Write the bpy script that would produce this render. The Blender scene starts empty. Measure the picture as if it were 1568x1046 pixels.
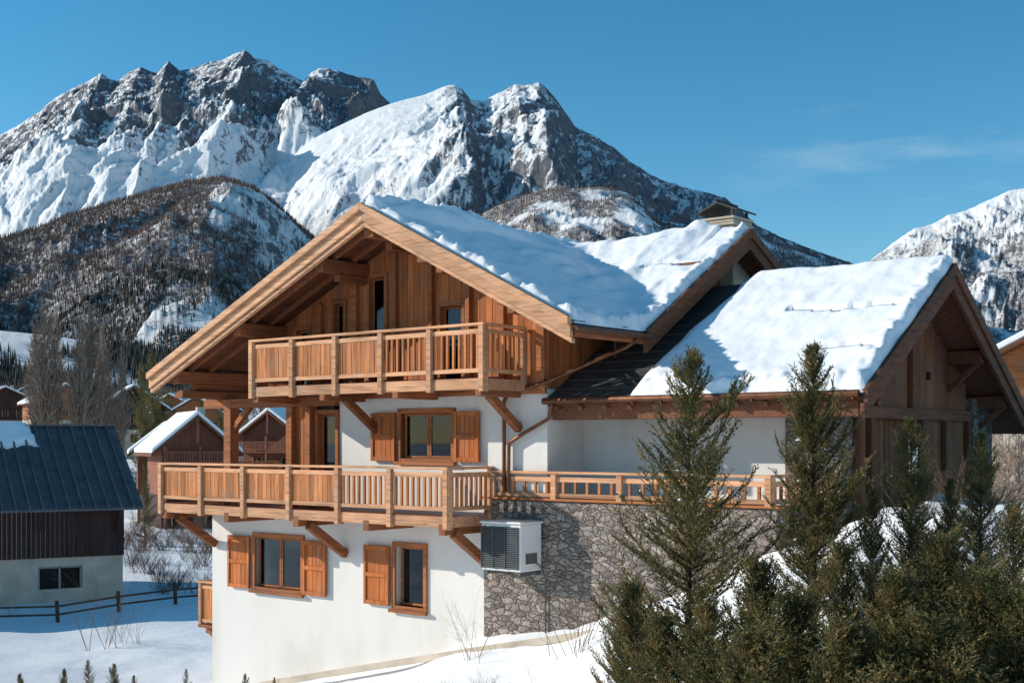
import bpy, math, random
import numpy as np
from mathutils import Vector
EYE=6.0
random.seed(3); rng=np.random.RandomState(7)
scn=bpy.context.scene
# ------------------------------------------------------------------ noise
T=np.random.RandomState(11).rand(256,256)
def vn(x,y,s=0):
    x=np.asarray(x,float);y=np.asarray(y,float)
    xi=np.floor(x).astype(int);yi=np.floor(y).astype(int)
    fx=x-xi;fy=y-yi
    u=fx*fx*fx*(fx*(fx*6-15)+10);v=fy*fy*fy*(fy*(fy*6-15)+10)
    g=lambda a,b:T[(xi+a+s*37)&255,(yi+b+s*91)&255]
    return (g(0,0)*(1-u)+g(1,0)*u)*(1-v)+(g(0,1)*(1-u)+g(1,1)*u)*v
def fbm(x,y,o=4,s=0):
    t=0;a=.5;n=0
    for i in range(o):
        c,sn=math.cos(.6*i),math.sin(.6*i)
        t=t+a*vn((x*c-y*sn)*2**i,(x*sn+y*c)*2**i,s+i);n+=a;a*=.5
    return t/n
def ridged(x,y,o=5,s=0,g=.55):
    t=0;a=1;n=0
    for i in range(o):
        c,sn=math.cos(.5*i),math.sin(.5*i)
        t=t+a*(1-np.abs(2*vn((x*c-y*sn)*2**i,(x*sn+y*c)*2**i,s+i)-1));n+=a;a*=g
    return t/n
def sst(a,b,x):
    t=np.clip((x-a)/(b-a),0,1);return t*t*(3-2*t)
# ------------------------------------------------------------------ materials
def newmat(name):
    m=bpy.data.materials.new(name);m.use_nodes=True
    nt=m.node_tree;b=nt.nodes['Principled BSDF'];b.inputs['Specular IOR Level'].default_value=.2
    return m,nt,b
def N(nt,t,**k):
    n=nt.nodes.new(t)
    for a,v in k.items():
        if a in n.inputs: n.inputs[a].default_value=v
        else: setattr(n,a,v)
    return n
def ramp(nt,fac,pts):
    r=nt.nodes.new('ShaderNodeValToRGB');e=r.color_ramp.elements
    e[0].position,e[0].color=pts[0][0],(*pts[0][1],1);e[1].position,e[1].color=pts[-1][0],(*pts[-1][1],1)
    for p,c in pts[1:-1]:
        q=e.new(p);q.color=(*c,1)
    nt.links.new(fac,r.inputs[0]);return r
def coords(nt,scale=(1,1,1),kind='Object'):
    tc=nt.nodes.new('ShaderNodeTexCoord');mp=nt.nodes.new('ShaderNodeMapping')
    mp.inputs['Scale'].default_value=scale;nt.links.new(tc.outputs[kind],mp.inputs[0]);return mp.outputs[0]
def bump(nt,b,h,st,dist=.02):
    n=N(nt,'ShaderNodeBump');n.inputs['Strength'].default_value=st;n.inputs['Distance'].default_value=dist
    nt.links.new(h,n.inputs['Height']);nt.links.new(n.outputs[0],b.inputs['Normal'])
def math_(nt,op,a,b_=None,c=None):
    n=nt.nodes.new('ShaderNodeMath');n.operation=op
    for i,v in enumerate((a,b_,c)):
        if v is None: continue
        if isinstance(v,(int,float)): n.inputs[i].default_value=v
        else: nt.links.new(v,n.inputs[i])
    return n.outputs[0]
def mix(nt,f,a,b_,bt='MIX'):
    n=nt.nodes.new('ShaderNodeMix');n.data_type='RGBA';n.blend_type=bt
    for i,v in ((0,f),(6,a),(7,b_)):
        if isinstance(v,(int,float)): n.inputs[i].default_value=v
        elif isinstance(v,tuple): n.inputs[i].default_value=(*v,1)
        else: nt.links.new(v,n.inputs[i])
    return n.outputs[2]
def wood(name,col,axis='z',var=.35,dark=.45,rough=.75):
    m,nt,b=newmat(name)
    s={'x':(1.3,22,22),'y':(22,1.3,22),'z':(22,22,1.3)}[axis]
    c=coords(nt,s);n1=N(nt,'ShaderNodeTexNoise',Scale=1.0,Detail=6.0,Roughness=.65);nt.links.new(c,n1.inputs['Vector'])
    n2=N(nt,'ShaderNodeTexNoise',Scale=.9,Detail=4.0);nt.links.new(coords(nt),n2.inputs['Vector'])
    d=tuple(x*dark for x in col);l=tuple(min(1,x*1.25) for x in col)
    r=ramp(nt,n1.outputs[0],[(.3,d),(.52,col),(.75,l)])
    g=N(nt,'ShaderNodeNewGeometry')
    v=math_(nt,'MULTIPLY_ADD',g.outputs['Random Per Island'],var,1-var*.62)
    vv=math_(nt,'MULTIPLY',v,math_(nt,'MULTIPLY_ADD',n2.outputs[0],.7,.65))
    cc=nt.nodes.new('ShaderNodeCombineColor')
    for i in range(3): nt.links.new(vv,cc.inputs[i])
    o=mix(nt,1.0,r.outputs[0],cc.outputs[0],'MULTIPLY')
    wn=N(nt,'ShaderNodeTexNoise',Scale=2.2,Detail=5.0);nt.links.new(coords(nt),wn.inputs['Vector'])
    wf=ramp(nt,wn.outputs[0],[(.48,(0,0,0)),(.75,(.3,.3,.3))]);lum=sum(col)/3
    o=mix(nt,wf.outputs[0],o,(lum*.95,lum*.80,lum*.68))
    kn=N(nt,'ShaderNodeTexVoronoi',Scale=1.0);ks={'x':(1.2,5,5),'y':(5,1.2,5),'z':(5,5,1.2)}[axis]
    nt.links.new(coords(nt,ks),kn.inputs['Vector'])
    kr=ramp(nt,kn.outputs['Distance'],[(.05,(1,1,1)),(.12,(0,0,0))])
    o=mix(nt,math_(nt,'MULTIPLY',kr.outputs[0],.6),o,tuple(x*.3 for x in col))
    nt.links.new(o,b.inputs['Base Color']);b.inputs['Roughness'].default_value=rough
    bump(nt,b,n1.outputs[0],.4,.012);return m
def simple(name,col,rough=.6,metal=0,nscale=8,var=.25,bst=.2):
    m,nt,b=newmat(name);n=N(nt,'ShaderNodeTexNoise',Scale=float(nscale),Detail=6.0);nt.links.new(coords(nt),n.inputs['Vector'])
    r=ramp(nt,n.outputs[0],[(.3,tuple(x*(1-var) for x in col)),(.7,tuple(min(1,x*(1+var)) for x in col))])
    nt.links.new(r.outputs[0],b.inputs['Base Color']);b.inputs['Roughness'].default_value=rough;b.inputs['Metallic'].default_value=metal
    bump(nt,b,n.outputs[0],bst,.02);return m
WZ=wood('wood_vertical',(.48,.155,.048),'z',.6)
WX=wood('wood_horizontal',(.37,.128,.047),'x')
WY=wood('wood_depth',(.27,.095,.038),'y',.3)
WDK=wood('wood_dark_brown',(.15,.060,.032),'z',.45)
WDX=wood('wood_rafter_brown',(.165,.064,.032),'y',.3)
RAKE=wood('wood_pale_rake',(.60,.32,.175),'x',.35,.45)
RAIL=wood('wood_pale_rail',(.57,.29,.155),'x',.5,.45)
PANEL=wood('wood_balcony_board',(.50,.185,.065),'z',.65,.45)
SHUT=wood('wood_shutter',(.47,.14,.038),'z',.35,.5)
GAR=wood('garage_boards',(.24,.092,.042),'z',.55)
RED=wood('wood_red_stain',(.24,.085,.05),'z',.3)
BARNW=wood('barn_boards',(.055,.028,.025),'z',.4)
def plaster():
    m,nt,b=newmat('white_plaster')
    n=N(nt,'ShaderNodeTexNoise',Scale=.7,Detail=7.0,Roughness=.6);nt.links.new(coords(nt,(1,1,.35)),n.inputs['Vector'])
    n2=N(nt,'ShaderNodeTexNoise',Scale=45.0,Detail=3.0);nt.links.new(coords(nt),n2.inputs['Vector'])
    r=ramp(nt,n.outputs[0],[(.3,(.58,.54,.49)),(.5,(.67,.64,.60)),(.75,(.71,.685,.65))])
    nt.links.new(r.outputs[0],b.inputs['Base Color']);b.inputs['Roughness'].default_value=.9
    bump(nt,b,n2.outputs[0],.25,.01);return m
PL=plaster()
def stone():
    m,nt,b=newmat('rubble_stone')
    c=coords(nt,(1,1,1.7));nw=N(nt,'ShaderNodeTexNoise',Scale=3.0,Detail=3.0);nt.links.new(c,nw.inputs['Vector'])
    w=nt.nodes.new('ShaderNodeVectorMath');w.operation='MULTIPLY_ADD';nt.links.new(nw.outputs['Color'],w.inputs[0]);w.inputs[1].default_value=(.4,.4,.4);nt.links.new(c,w.inputs[2])
    v=N(nt,'ShaderNodeTexVoronoi',Scale=5.4);v.feature='F1';nt.links.new(w.outputs[0],v.inputs['Vector'])
    e=N(nt,'ShaderNodeTexVoronoi',Scale=5.4);e.feature='DISTANCE_TO_EDGE';nt.links.new(w.outputs[0],e.inputs['Vector'])
    sp=nt.nodes.new('ShaderNodeSeparateColor');nt.links.new(v.outputs['Color'],sp.inputs[0])
    r=ramp(nt,sp.outputs[0],[(0,(.16,.135,.12)),(.3,(.29,.23,.195)),(.55,(.38,.32,.275)),(.8,(.22,.195,.185)),(1,(.47,.39,.33))])
    n=N(nt,'ShaderNodeTexNoise',Scale=22.0,Detail=6.0);nt.links.new(c,n.inputs['Vector'])
    o=mix(nt,.6,r.outputs[0],n.outputs[0],'OVERLAY')
    me=ramp(nt,e.outputs['Distance'],[(.01,(1,1,1)),(.045,(0,0,0))])
    o=mix(nt,me.outputs[0],o,(.21,.17,.145));nt.links.new(o,b.inputs['Base Color']);b.inputs['Roughness'].default_value=.9
    hh=ramp(nt,e.outputs['Distance'],[(0,(0,0,0)),(.12,(.8,.8,.8)),(.4,(1,1,1))])
    h=math_(nt,'ADD',hh.outputs[0],math_(nt,'MULTIPLY',n.outputs[0],.8))
    bump(nt,b,h,1.0,.06);return m
STONE=stone()
def snow(name='snow',sc=1.0):
    m,nt,b=newmat(name)
    n=N(nt,'ShaderNodeTexNoise',Scale=1.6*sc,Detail=8.0,Roughness=.55);nt.links.new(coords(nt),n.inputs['Vector'])
    n2=N(nt,'ShaderNodeTexNoise',Scale=30.0*sc,Detail=4.0);nt.links.new(coords(nt),n2.inputs['Vector'])
    r=ramp(nt,n.outputs[0],[(.3,(.85,.86,.88)),(.7,(.92,.925,.935))])
    nt.links.new(r.outputs[0],b.inputs['Base Color']);b.inputs['Roughness'].default_value=.55
    h=math_(nt,'ADD',n.outputs[0],math_(nt,'MULTIPLY',n2.outputs[0],.08));bump(nt,b,h,.35,.12);return m
SNOW=snow()
SLATE=simple('roof_slate',(.06,.055,.052),.7,0,6)
METAL=simple('roof_sheet_metal',(.11,.112,.12),.55,0,2,.25,.05)
COPPER=simple('copper_gutter',(.15,.065,.035),.4,.6,5,.3,.1)
ACW=simple('ac_housing',(.70,.69,.67),.5,0,2,.05,.05)
ACD=simple('ac_grille',(.10,.105,.105),.5,0,4,.2,.05)
DARK=simple('dark_interior',(.02,.018,.016),.9)
CURT=simple('curtain',(.30,.29,.28),.9,0,20)
CREAM=simple('weathered_render',(.52,.43,.34),.9,0,1.5,.2)
BARK=simple('bark',(.075,.05,.035),.9,0,12,.4,.5)
TWIG=simple('bare_twigs',(.24,.18,.14),.9,0,3,.3)
TWD=simple('dark_twigs',(.14,.09,.065),.9,0,3,.3)
def glass():
    m=bpy.data.materials.new('window_glass');m.use_nodes=True;nt=m.node_tree;nt.nodes.clear()
    o=nt.nodes.new('ShaderNodeOutputMaterial');g=nt.nodes.new('ShaderNodeBsdfGlossy');g.inputs['Roughness'].default_value=.02;g.inputs['Color'].default_value=(.45,.52,.60,1)
    t=nt.nodes.new('ShaderNodeBsdfTransparent');t.inputs[0].default_value=(.5,.55,.56,1);mx=nt.nodes.new('ShaderNodeMixShader')
    f=nt.nodes.new('ShaderNodeLayerWeight');f.inputs[0].default_value=.2
    ff=math_(nt,'ADD',f.outputs['Fresnel'],.04)
    nt.links.new(ff,mx.inputs[0]);nt.links.new(t.outputs[0],mx.inputs[1]);nt.links.new(g.outputs[0],mx.inputs[2]);nt.links.new(mx.outputs[0],o.inputs[0]);return m
GLASS=glass()
# ------------------------------------------------------------------ mesh helpers
def link(o,parent=None):
    scn.collection.objects.link(o)
    if parent: o.parent=parent
    return o
def empty(name,loc=(0,0,0),rot=0):
    e=bpy.data.objects.new(name,None);e.empty_display_size=.3;e.location=loc;e.rotation_euler=(0,0,rot);return link(e)
def mesh_np(name,V,F,mats,parent=None,smooth=False,attr=None,midx=None):
    me=bpy.data.meshes.new(name);me.from_pydata(np.asarray(V).tolist(),[],F if isinstance(F,list) else F.tolist())
    for m in (mats if isinstance(mats,list) else [mats]): me.materials.append(m)
    if smooth: me.polygons.foreach_set('use_smooth',np.ones(len(me.polygons),bool))
    if midx is not None: me.polygons.foreach_set('material_index',np.asarray(midx,np.int32))
    if attr is not None:
        a=me.color_attributes.new('mask','FLOAT_COLOR','POINT');a.data.foreach_set('color',attr.astype(np.float32).ravel())
    o=bpy.data.objects.new(name,me);return link(o,parent)
def gridF(nx,ny):
    i=np.arange(nx*ny).reshape(ny,nx);return np.stack([i[:-1,:-1],i[:-1,1:],i[1:,1:],i[1:,:-1]],-1).reshape(-1,4)
class P:
    def __init__(s,name,mat,parent,bev=0): s.n,s.m,s.p,s.b=name,mat,parent,bev;s.V=[];s.F=[]
    def hexa(s,a,b):
        k=len(s.V);n=len(a);s.V+=[tuple(q) for q in a]+[tuple(q) for q in b]
        s.F.append(tuple(k+i for i in range(n))[::-1]);s.F.append(tuple(k+n+i for i in range(n)))
        for i in range(n):
            j=(i+1)%n;s.F.append((k+i,k+j,k+n+j,k+n+i))
    def box(s,x0,x1,y0,y1,z0,z1):
        s.hexa([(x0,y0,z0),(x1,y0,z0),(x1,y1,z0),(x0,y1,z0)],[(x0,y0,z1),(x1,y0,z1),(x1,y1,z1),(x0,y1,z1)])
    def ext(s,poly,v):
        s.hexa(poly,[(p[0]+v[0],p[1]+v[1],p[2]+v[2]) for p in poly])
    def beam(s,p0,p1,w,h,up=(0,0,1)):
        p0=Vector(p0);p1=Vector(p1);d=(p1-p0).normalized();up=Vector(up)
        if abs(d.dot(up))>.98: up=Vector((0,1,0))
        sd=d.cross(up).normalized();u=sd.cross(d)
        c=lambda p:[p+sd*(a*w/2)+u*(b*h/2) for a,b in((-1,-1),(1,-1),(1,1),(-1,1))]
        s.hexa(c(p0),c(p1))
    def cyl(s,p0,p1,r,n=10,r2=None):
        p0=Vector(p0);p1=Vector(p1);d=(p1-p0).normalized();up=Vector((0,0,1)) if abs(d.z)<.9 else Vector((1,0,0))
        a=d.cross(up).normalized();b=a.cross(d);r2=r if r2 is None else r2
        s.hexa([p0+(a*math.cos(t)+b*math.sin(t))*r for t in [i*2*math.pi/n for i in range(n)]],
               [p1+(a*math.cos(t)+b*math.sin(t))*r2 for t in [i*2*math.pi/n for i in range(n)]])
    def done(s):
        if not s.V: return
        o=mesh_np(s.n,s.V,s.F,s.m,s.p)
        import bmesh
        bm=bmesh.new();bm.from_mesh(o.data);bmesh.ops.recalc_face_normals(bm,faces=bm.faces);bm.to_mesh(o.data);bm.free()
        if s.b:
            md=o.modifiers.new('bevel','BEVEL');md.width=s.b;md.segments=1;md.limit_method='ANGLE'
        return o
def tube(name,pts,r,mat,parent):
    c=bpy.data.curves.new(name,'CURVE');c.dimensions='3D';c.bevel_depth=r;c.bevel_resolution=3
    sp=c.splines.new('POLY');sp.points.add(len(pts)-1)
    for i,p in enumerate(pts): sp.points[i].co=(*p,1)
    c.materials.append(mat);return link(bpy.data.objects.new(name,c),parent)
def cones(p0,p1,r,n=3):
    d=p1-p0;d=d/np.maximum(np.linalg.norm(d,axis=1,keepdims=True),1e-9)
    a=np.cross(d,np.array([.31,.52,.11]));a/=np.maximum(np.linalg.norm(a,axis=1,keepdims=True),1e-9);b=np.cross(d,a)
    k=len(p0);V=np.zeros((k,n+1,3));r=np.asarray(r).reshape(-1,1)
    for i in range(n):
        t=2*math.pi*i/n;V[:,i]=p0+(a*math.cos(t)+b*math.sin(t))*r
    V[:,n]=p1
    base=np.arange(k)[:,None]*(n+1)
    F=np.concatenate([base+np.array([i,(i+1)%n,n]) for i in range(n)],0)
    return V.reshape(-1,3),F
# ------------------------------------------------------------------ ground
OX,OY=-.08,25.0
CA,SA=.779,.627
def toL(x,y): return CA*(x-OX)-SA*(y-OY), SA*(x-OX)+CA*(y-OY)
def ground(x,y):
    x=np.asarray(x,float);y=np.asarray(y,float)
    X,Y=toL(x,y)
    h=np.interp(X,[-30,-12,-9,-6.7,-.6,2,5.75,8,20,60],[-6.5,-6.35,-6.1,-5.55,-4.05,-3.5,-1.7,-1.2,-.9,0])
    w=sst(-11,-2,X)
    h=h-np.minimum(.33*np.maximum(-Y,0),6)*w
    far=-6.4+np.maximum(np.minimum(y,620)-120,0)*.05
    d=np.hypot(x,y-25);k=sst(45,110,d)
    h=h*(1-k)+far*k
    n=(fbm(x/5,y/5,4,3)-.5)*.5+(fbm(x/1.1,y/1.1,3,9)-.5)*.12
    n=n+(fbm(x/.9,y/.9,3,19)-.4)*.5*sst(5,8,X)*sst(2,-1,Y)*sst(-9,-3,Y)
    n=n+(np.clip(fbm(x/.7,y/.7,4,23)-.38,0,1))*1.2*sst(6.5,7.5,X)*sst(7,3,Y)*sst(-5,-1,Y)
    n=n*np.where(d<200,1,0)+(fbm(x/60,y/60,3,5)-.5)*6*sst(100,300,d)
    tr=0
    for c0,ph in((36.5,0),(37.5,.4),(40.5,2.2)):
        tr=tr+np.exp(-((y-(c0+.12*(x+15)+.8*np.sin(x/4+ph)))/.28)**2)*.16*(x<-8)*(.6+.8*vn(x*1.7,y*.3,4))
    return h+n-tr+EYE
s=np.linspace(-1,1,430);ax=12*np.sinh(7*s)
gx,gy=np.meshgrid(ax,22+ax)
V=np.stack([gx,gy,ground(gx,gy)],-1).reshape(-1,3)
mesh_np('snow_ground',V,gridF(430,430),SNOW,smooth=True)
def gz(x,y): return float(ground(x,y))
# ------------------------------------------------------------------ mountains
RID=[
('k1',5200,.62,.7,195,[(-900,420),(-500,300),(-200,250),(0,207),(30,190),(60,170),(85,150),(110,135),(135,124),(155,112),(168,121),(180,125),(196,112),(215,103),(240,112),(258,94),(275,108),(300,104),(318,96),(340,92),(358,83),(375,77),(392,90),(410,92),(425,104),(440,110),(465,124),(478,110),(490,103),(525,110),(550,118),(572,121),(582,142),(600,160),(640,230),(720,340),(900,480),(2600,620)]),
('k2',4300,.60,.7,165,[(-900,620),(250,480),(340,340),(400,275),(440,240),(480,212),(520,192),(560,173),(600,158),(650,145),(680,133),(697,130),(708,136),(720,150),(740,156),(765,142),(790,128),(805,131),(825,126),(838,136),(850,150),(865,172),(880,193),(910,208),(940,225),(970,250),(1000,270),(1060,290),(1110,301),(1135,322),(1160,345),(1200,365),(1240,380),(1320,408),(1400,440),(1500,500),(2600,600)]),
('k3',6000,.58,.6,180,[(-900,640),(1100,600),(1200,500),(1280,430),(1320,408),(1350,385),(1375,366),(1400,350),(1430,342),(1450,330),(1480,322),(1500,312),(1525,302),(1545,292),(1568,288),(1700,230),(1850,200),(2050,240),(2600,420)]),
('k4',2600,.36,.5,90,[(-900,340),(-300,350),(0,365),(50,352),(100,332),(150,316),(200,302),(240,290),(280,280),(340,272),(390,288),(420,310),(460,345),(520,392),(600,440),(800,510),(1100,560),(2600,620)]),
('k5',3350,.45,.6,90,[(-900,640),(560,470),(640,400),(700,350),(740,322),(770,310),(800,300),(840,290),(870,288),(920,287),(960,294),(985,312),(1010,338),(1060,345),(1100,340),(1180,372),(1300,412),(1400,470),(1600,560),(2600,600)]),
('k6',1150,.22,.4,30,[(-900,480),(0,505),(100,515),(250,540),(400,565),(800,590),(1400,600),(1500,560),(2600,500)]),
]
BASE=EYE+10
def terrain(u,r):
    t=(u-784)/1950.;x=t*r
    hs=[]
    for k,(nm,R,sf,sb,amp,pts) in enumerate(RID):
        pts=np.array(pts,float)
        d=R-r;ad=np.abs(d)
        wu=(fbm(x/600+k*9,r/600,3,20+k)-.5)*(70 if k==1 else 130)*sst(60,900,ad)
        skew=(fbm(x/1500+k,r*0+k,2,33+k)-.5)*(.10 if k==1 else .2)*d
        v=np.interp(u+wu+skew,pts[:,0],pts[:,1])
        H=(677-v)/1950.*R
        dd=np.maximum(d,0);db=np.maximum(-d,0)
        drop=sf*dd*(1+.12*np.cos(dd/300.+k)) + sb*db
        h=H-drop
        f=sst(15,450,ad)
        wx=x+(fbm(x/260,r/260,3,51+k)-.5)*160;wr=r+(fbm(x/260+9,r/260,3,55+k)-.5)*160
        ra=ridged((wx+.75*wr)/560+k*5,(wr-.4*wx)/900+k*3,7,40+k*7,.57)
        rb_=ridged((wx-.65*wr)/430+k*3,(wr+.4*wx)/800+k*2,7,47+k*7,.57)
        rg=np.maximum(ra,rb_*.97)-.68
        sm=1.
        if k==1: sm=1-.6*sst(400,480,u)*(1-sst(620,700,u))
        if k==0: sm=1-.45*sst(750,1150,dd)
        h=h+amp*rg*f*2.2*sm+(ridged(wx/75,wr/95,4,60+k)-.6)*amp*.28*(.22+.78*sst(5,90,ad))*sm**1.5
        hs.append(h)
    hs=np.array(hs);idx=hs.argmax(0);h=hs.max(0)
    fl=BASE+12+(fbm(x/150,r/150,4,70)-.5)*30
    low=(h+EYE)<fl
    return np.maximum(h+EYE,fl-4),idx,low,x
us=np.concatenate([np.linspace(-850,-40,90)[:-1],np.linspace(-40,1610,1000),np.linspace(1610,2500,90)[1:]])
rs=np.concatenate([np.linspace(560,1400,60)[:-1],np.linspace(1400,2800,100)[:-1],np.linspace(2800,5300,260)[:-1],np.linspace(5300,6400,50)])
U,R_=np.meshgrid(us,rs)
H,IDX,LOW,Xm=terrain(U,R_)
H[0]-=25
dR=np.array([k[1] for k in RID])[IDX]-R_
rock=np.zeros_like(H)+.3
nz=fbm(Xm/300,R_/300,5,80)
rock=np.where(IDX==0,.78-.95*sst(600,1100,dR+(nz-.5)*600)+ (nz-.5)*.6,rock)
band=sst(380,470,U)*(1-sst(640,710,U))
rock=np.where(IDX==1,.60-.55*band+(nz-.5)*1.0,rock)
rock=np.where(IDX==2,.5+(nz-.5)*.5,rock)
def forest_mask(U,R,IDX,x,h,low):
    n=fbm(x/240,R/240,5,85);n2=fbm(x/80,R/80,4,88)
    f4=sst(.35,.48,n*.6+n2*.4)
    f=np.where(IDX==3,f4*(1-.8*sst(360,430,U)*(1-sst(.5,.62,n))),0.)
    f=np.where(IDX==4,sst(.34,.46,n*.6+n2*.4),f)
    f=np.where(IDX==5,sst(.34,.46,n*.7+n2*.3),f)
    f=np.where(low,sst(.44,.54,n2),f)
    lowk=np.where((IDX==1)|(IDX==2),(1-sst(.13,.215,(h-EYE)/R+(n2-.5)*.12)),0)
    lowk1=np.where((IDX==0),(1-sst(.13,.17,(h-EYE)/R+(n2-.5)*.05)),0)
    return np.clip(np.maximum(f,np.maximum(lowk,lowk1)*sst(.36,.52,n*.4+n2*.6)),0,1)
FM=forest_mask(U,R_,IDX,Xm,H,LOW)
attr=np.stack([np.clip(rock,-.3,1),FM,LOW*1.0,np.ones_like(H)],-1).reshape(-1,4)
def mtnmat():
    m,nt,b=newmat('mountain_snow_rock')
    at=nt.nodes.new('ShaderNodeAttribute');at.attribute_name='mask'
    sp=nt.nodes.new('ShaderNodeSeparateColor');nt.links.new(at.outputs['Color'],sp.inputs[0])
    n=N(nt,'ShaderNodeTexNoise',Scale=.034,Detail=10.0,Roughness=.82,Distortion=.6);nt.links.new(coords(nt,(1,.6,.55)),n.inputs['Vector'])
    g=nt.nodes.new('ShaderNodeNewGeometry');sx=nt.nodes.new('ShaderNodeSeparateXYZ');nt.links.new(g.outputs['Normal'],sx.inputs[0])
    st=math_(nt,'SUBTRACT',1.0,sx.outputs[2])
    a=math_(nt,'ADD',math_(nt,'MULTIPLY',n.outputs[0],3.8),math_(nt,'ADD',math_(nt,'MULTIPLY',st,.9),math_(nt,'MULTIPLY',sp.outputs[0],.85)))
    a=math_(nt,'ADD',a,math_(nt,'MULTIPLY',sx.outputs[0],.28))
    rk=math_(nt,'MULTIPLY_ADD',a,5.0,-13.05)
    rk=math_(nt,'MINIMUM',math_(nt,'MAXIMUM',rk,0.0),1.0)
    n3=N(nt,'ShaderNodeTexNoise',Scale=.05,Detail=8.0);nt.links.new(coords(nt),n3.inputs['Vector'])
    rc=ramp(nt,n3.outputs[0],[(.3,(.085,.095,.12)),(.7,(.20,.20,.215))])
    c=mix(nt,rk,(.91,.92,.935),rc.outputs[0])
    n2=N(nt,'ShaderNodeTexNoise',Scale=.09,Detail=6.0,Roughness=.7);nt.links.new(coords(nt),n2.inputs['Vector'])
    fo=math_(nt,'MINIMUM',math_(nt,'MAXIMUM',math_(nt,'MULTIPLY',sp.outputs[1],math_(nt,'MULTIPLY_ADD',n2.outputs[0],5.0,-1.7)),0.0),.86)
    fc=ramp(nt,n3.outputs[0],[(.35,(.055,.052,.058)),(.65,(.125,.098,.088))])
    c=mix(nt,fo,c,fc.outputs[0]);nt.links.new(c,b.inputs['Base Color']);b.inputs['Roughness'].default_value=.85
    bump(nt,b,n.outputs[0],.85,9.0);return m
V=np.stack([Xm,R_,H],-1).reshape(-1,3)
mesh_np('mountain_range',V,gridF(len(us),len(rs)),mtnmat(),smooth=True,attr=attr)
def treemat(name,a,b_):
    m,nt,b=newmat(name);g=nt.nodes.new('ShaderNodeNewGeometry')
    r=ramp(nt,g.outputs['Random Per Island'],[(0,a),(1,b_)]);nt.links.new(r.outputs[0],b.inputs['Base Color']);b.inputs['Roughness'].default_value=.9;return m
def scatter(name,n,ur,rr,hr,wf,mat,seed):
    g=np.random.RandomState(seed);u=g.uniform(*ur,n);r=np.sqrt(g.uniform(rr[0]**2,rr[1]**2,n))
    h,i,lo,x=terrain(u,r);f=forest_mask(u,r,i,x,h,lo)
    ok=(g.rand(n)<f**1.2*.95);x,r,h=x[ok],r[ok],h[ok];k=len(x)
    hh=g.uniform(*hr,k);p0=np.stack([x,r,h-2],-1);p1=p0+np.stack([g.normal(0,.4,k),g.normal(0,.4,k),hh+2],-1)
    V,F=cones(p0,p1,hh*wf*g.uniform(.6,1.3,k));mesh_np(name,V,F,mat)
FB=treemat('larch_forest',(.075,.055,.052),(.17,.12,.098));FG=treemat('spruce_forest',(.018,.026,.026),(.045,.06,.05))
scatter('larch_forest',80000,(-250,900),(1250,2650),(6,11),.13,FB,1)
scatter('spruce_forest',26000,(-250,900),(620,1900),(8,13),.16,FG,2)
scatter('larch_forest',55000,(500,1750),(1800,3800),(7,13),.14,FB,3)
scatter('larch_forest',16000,(-250,1700),(620,1300),(7,12),.15,FB,4)
# ------------------------------------------------------------------ CHALET
H0=empty('alpine_chalet',(OX,OY,EYE),math.atan2(-SA,CA))
XL,XA,XR=-9.52,-2.48,2.64
ZL,ZA,ZR=1.56,4.71,2.13
sl=(ZA-ZL)/(XA-XL);sr=(ZA-ZR)/(XR-XA)
YB=4.86;ZB=4.5;YE=.91;sB=(ZB-ZR)/(YB-YE)
def zA(X): return ZA-sl*(XA-X) if X<XA else ZA-sr*(X-XA)
def wall(Pp,x0,x1,z0,z1,y0,y1,ops):
    xs=sorted({x0,x1,*[o[0] for o in ops],*[o[1] for o in ops]});zs=sorted({z0,z1,*[o[2] for o in ops],*[o[3] for o in ops]})
    for a,b in zip(xs,xs[1:]):
        for c,d in zip(zs,zs[1:]):
            mx,mz=(a+b)/2,(c+d)/2
            if any(o[0]<mx<o[1] and o[2]<mz<o[3] for o in ops): continue
            Pp.box(a,b,y0,y1,c,d)
w=P('plaster_walls',PL,H0)
opsL=[(-7.57,-5.99,-3.36,-2.2),(-3.03,-2.23,-3.44,-2.2)]
wall(w,-9.19,.6,-8,-1.72,0,.35,opsL)
wall(w,-4.76,.97,-1.72,1.02,0.001,.35,[(-2.87,-1.46,-.34,.6)])
w.box(-9.19,-8.84,.35,9,-8,-1.72);w.box(.62,.97,.35,1.2,-2,1.02)
w.box(.97,5.42,1.2,1.5,-2,1.1)
w.box(-6.3,-6.0,.36,9,-1.5,1.02);w.box(.6,.95,.4,9,-8,-2.01);w.done()
dk=P('interior',DARK,H0)
dk.box(-8.8,.55,.9,1.0,-8,-1.9);dk.box(-5.9,.6,.9,1.0,-1.4,1.0);dk.done()
fl=P('floor_slabs',WX,H0);fl.box(-9.3,.5,-.03,9,-1.70,-1.5);fl.box(-7.0,.96,0.36,9,1.03,1.12);fl.done()
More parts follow.
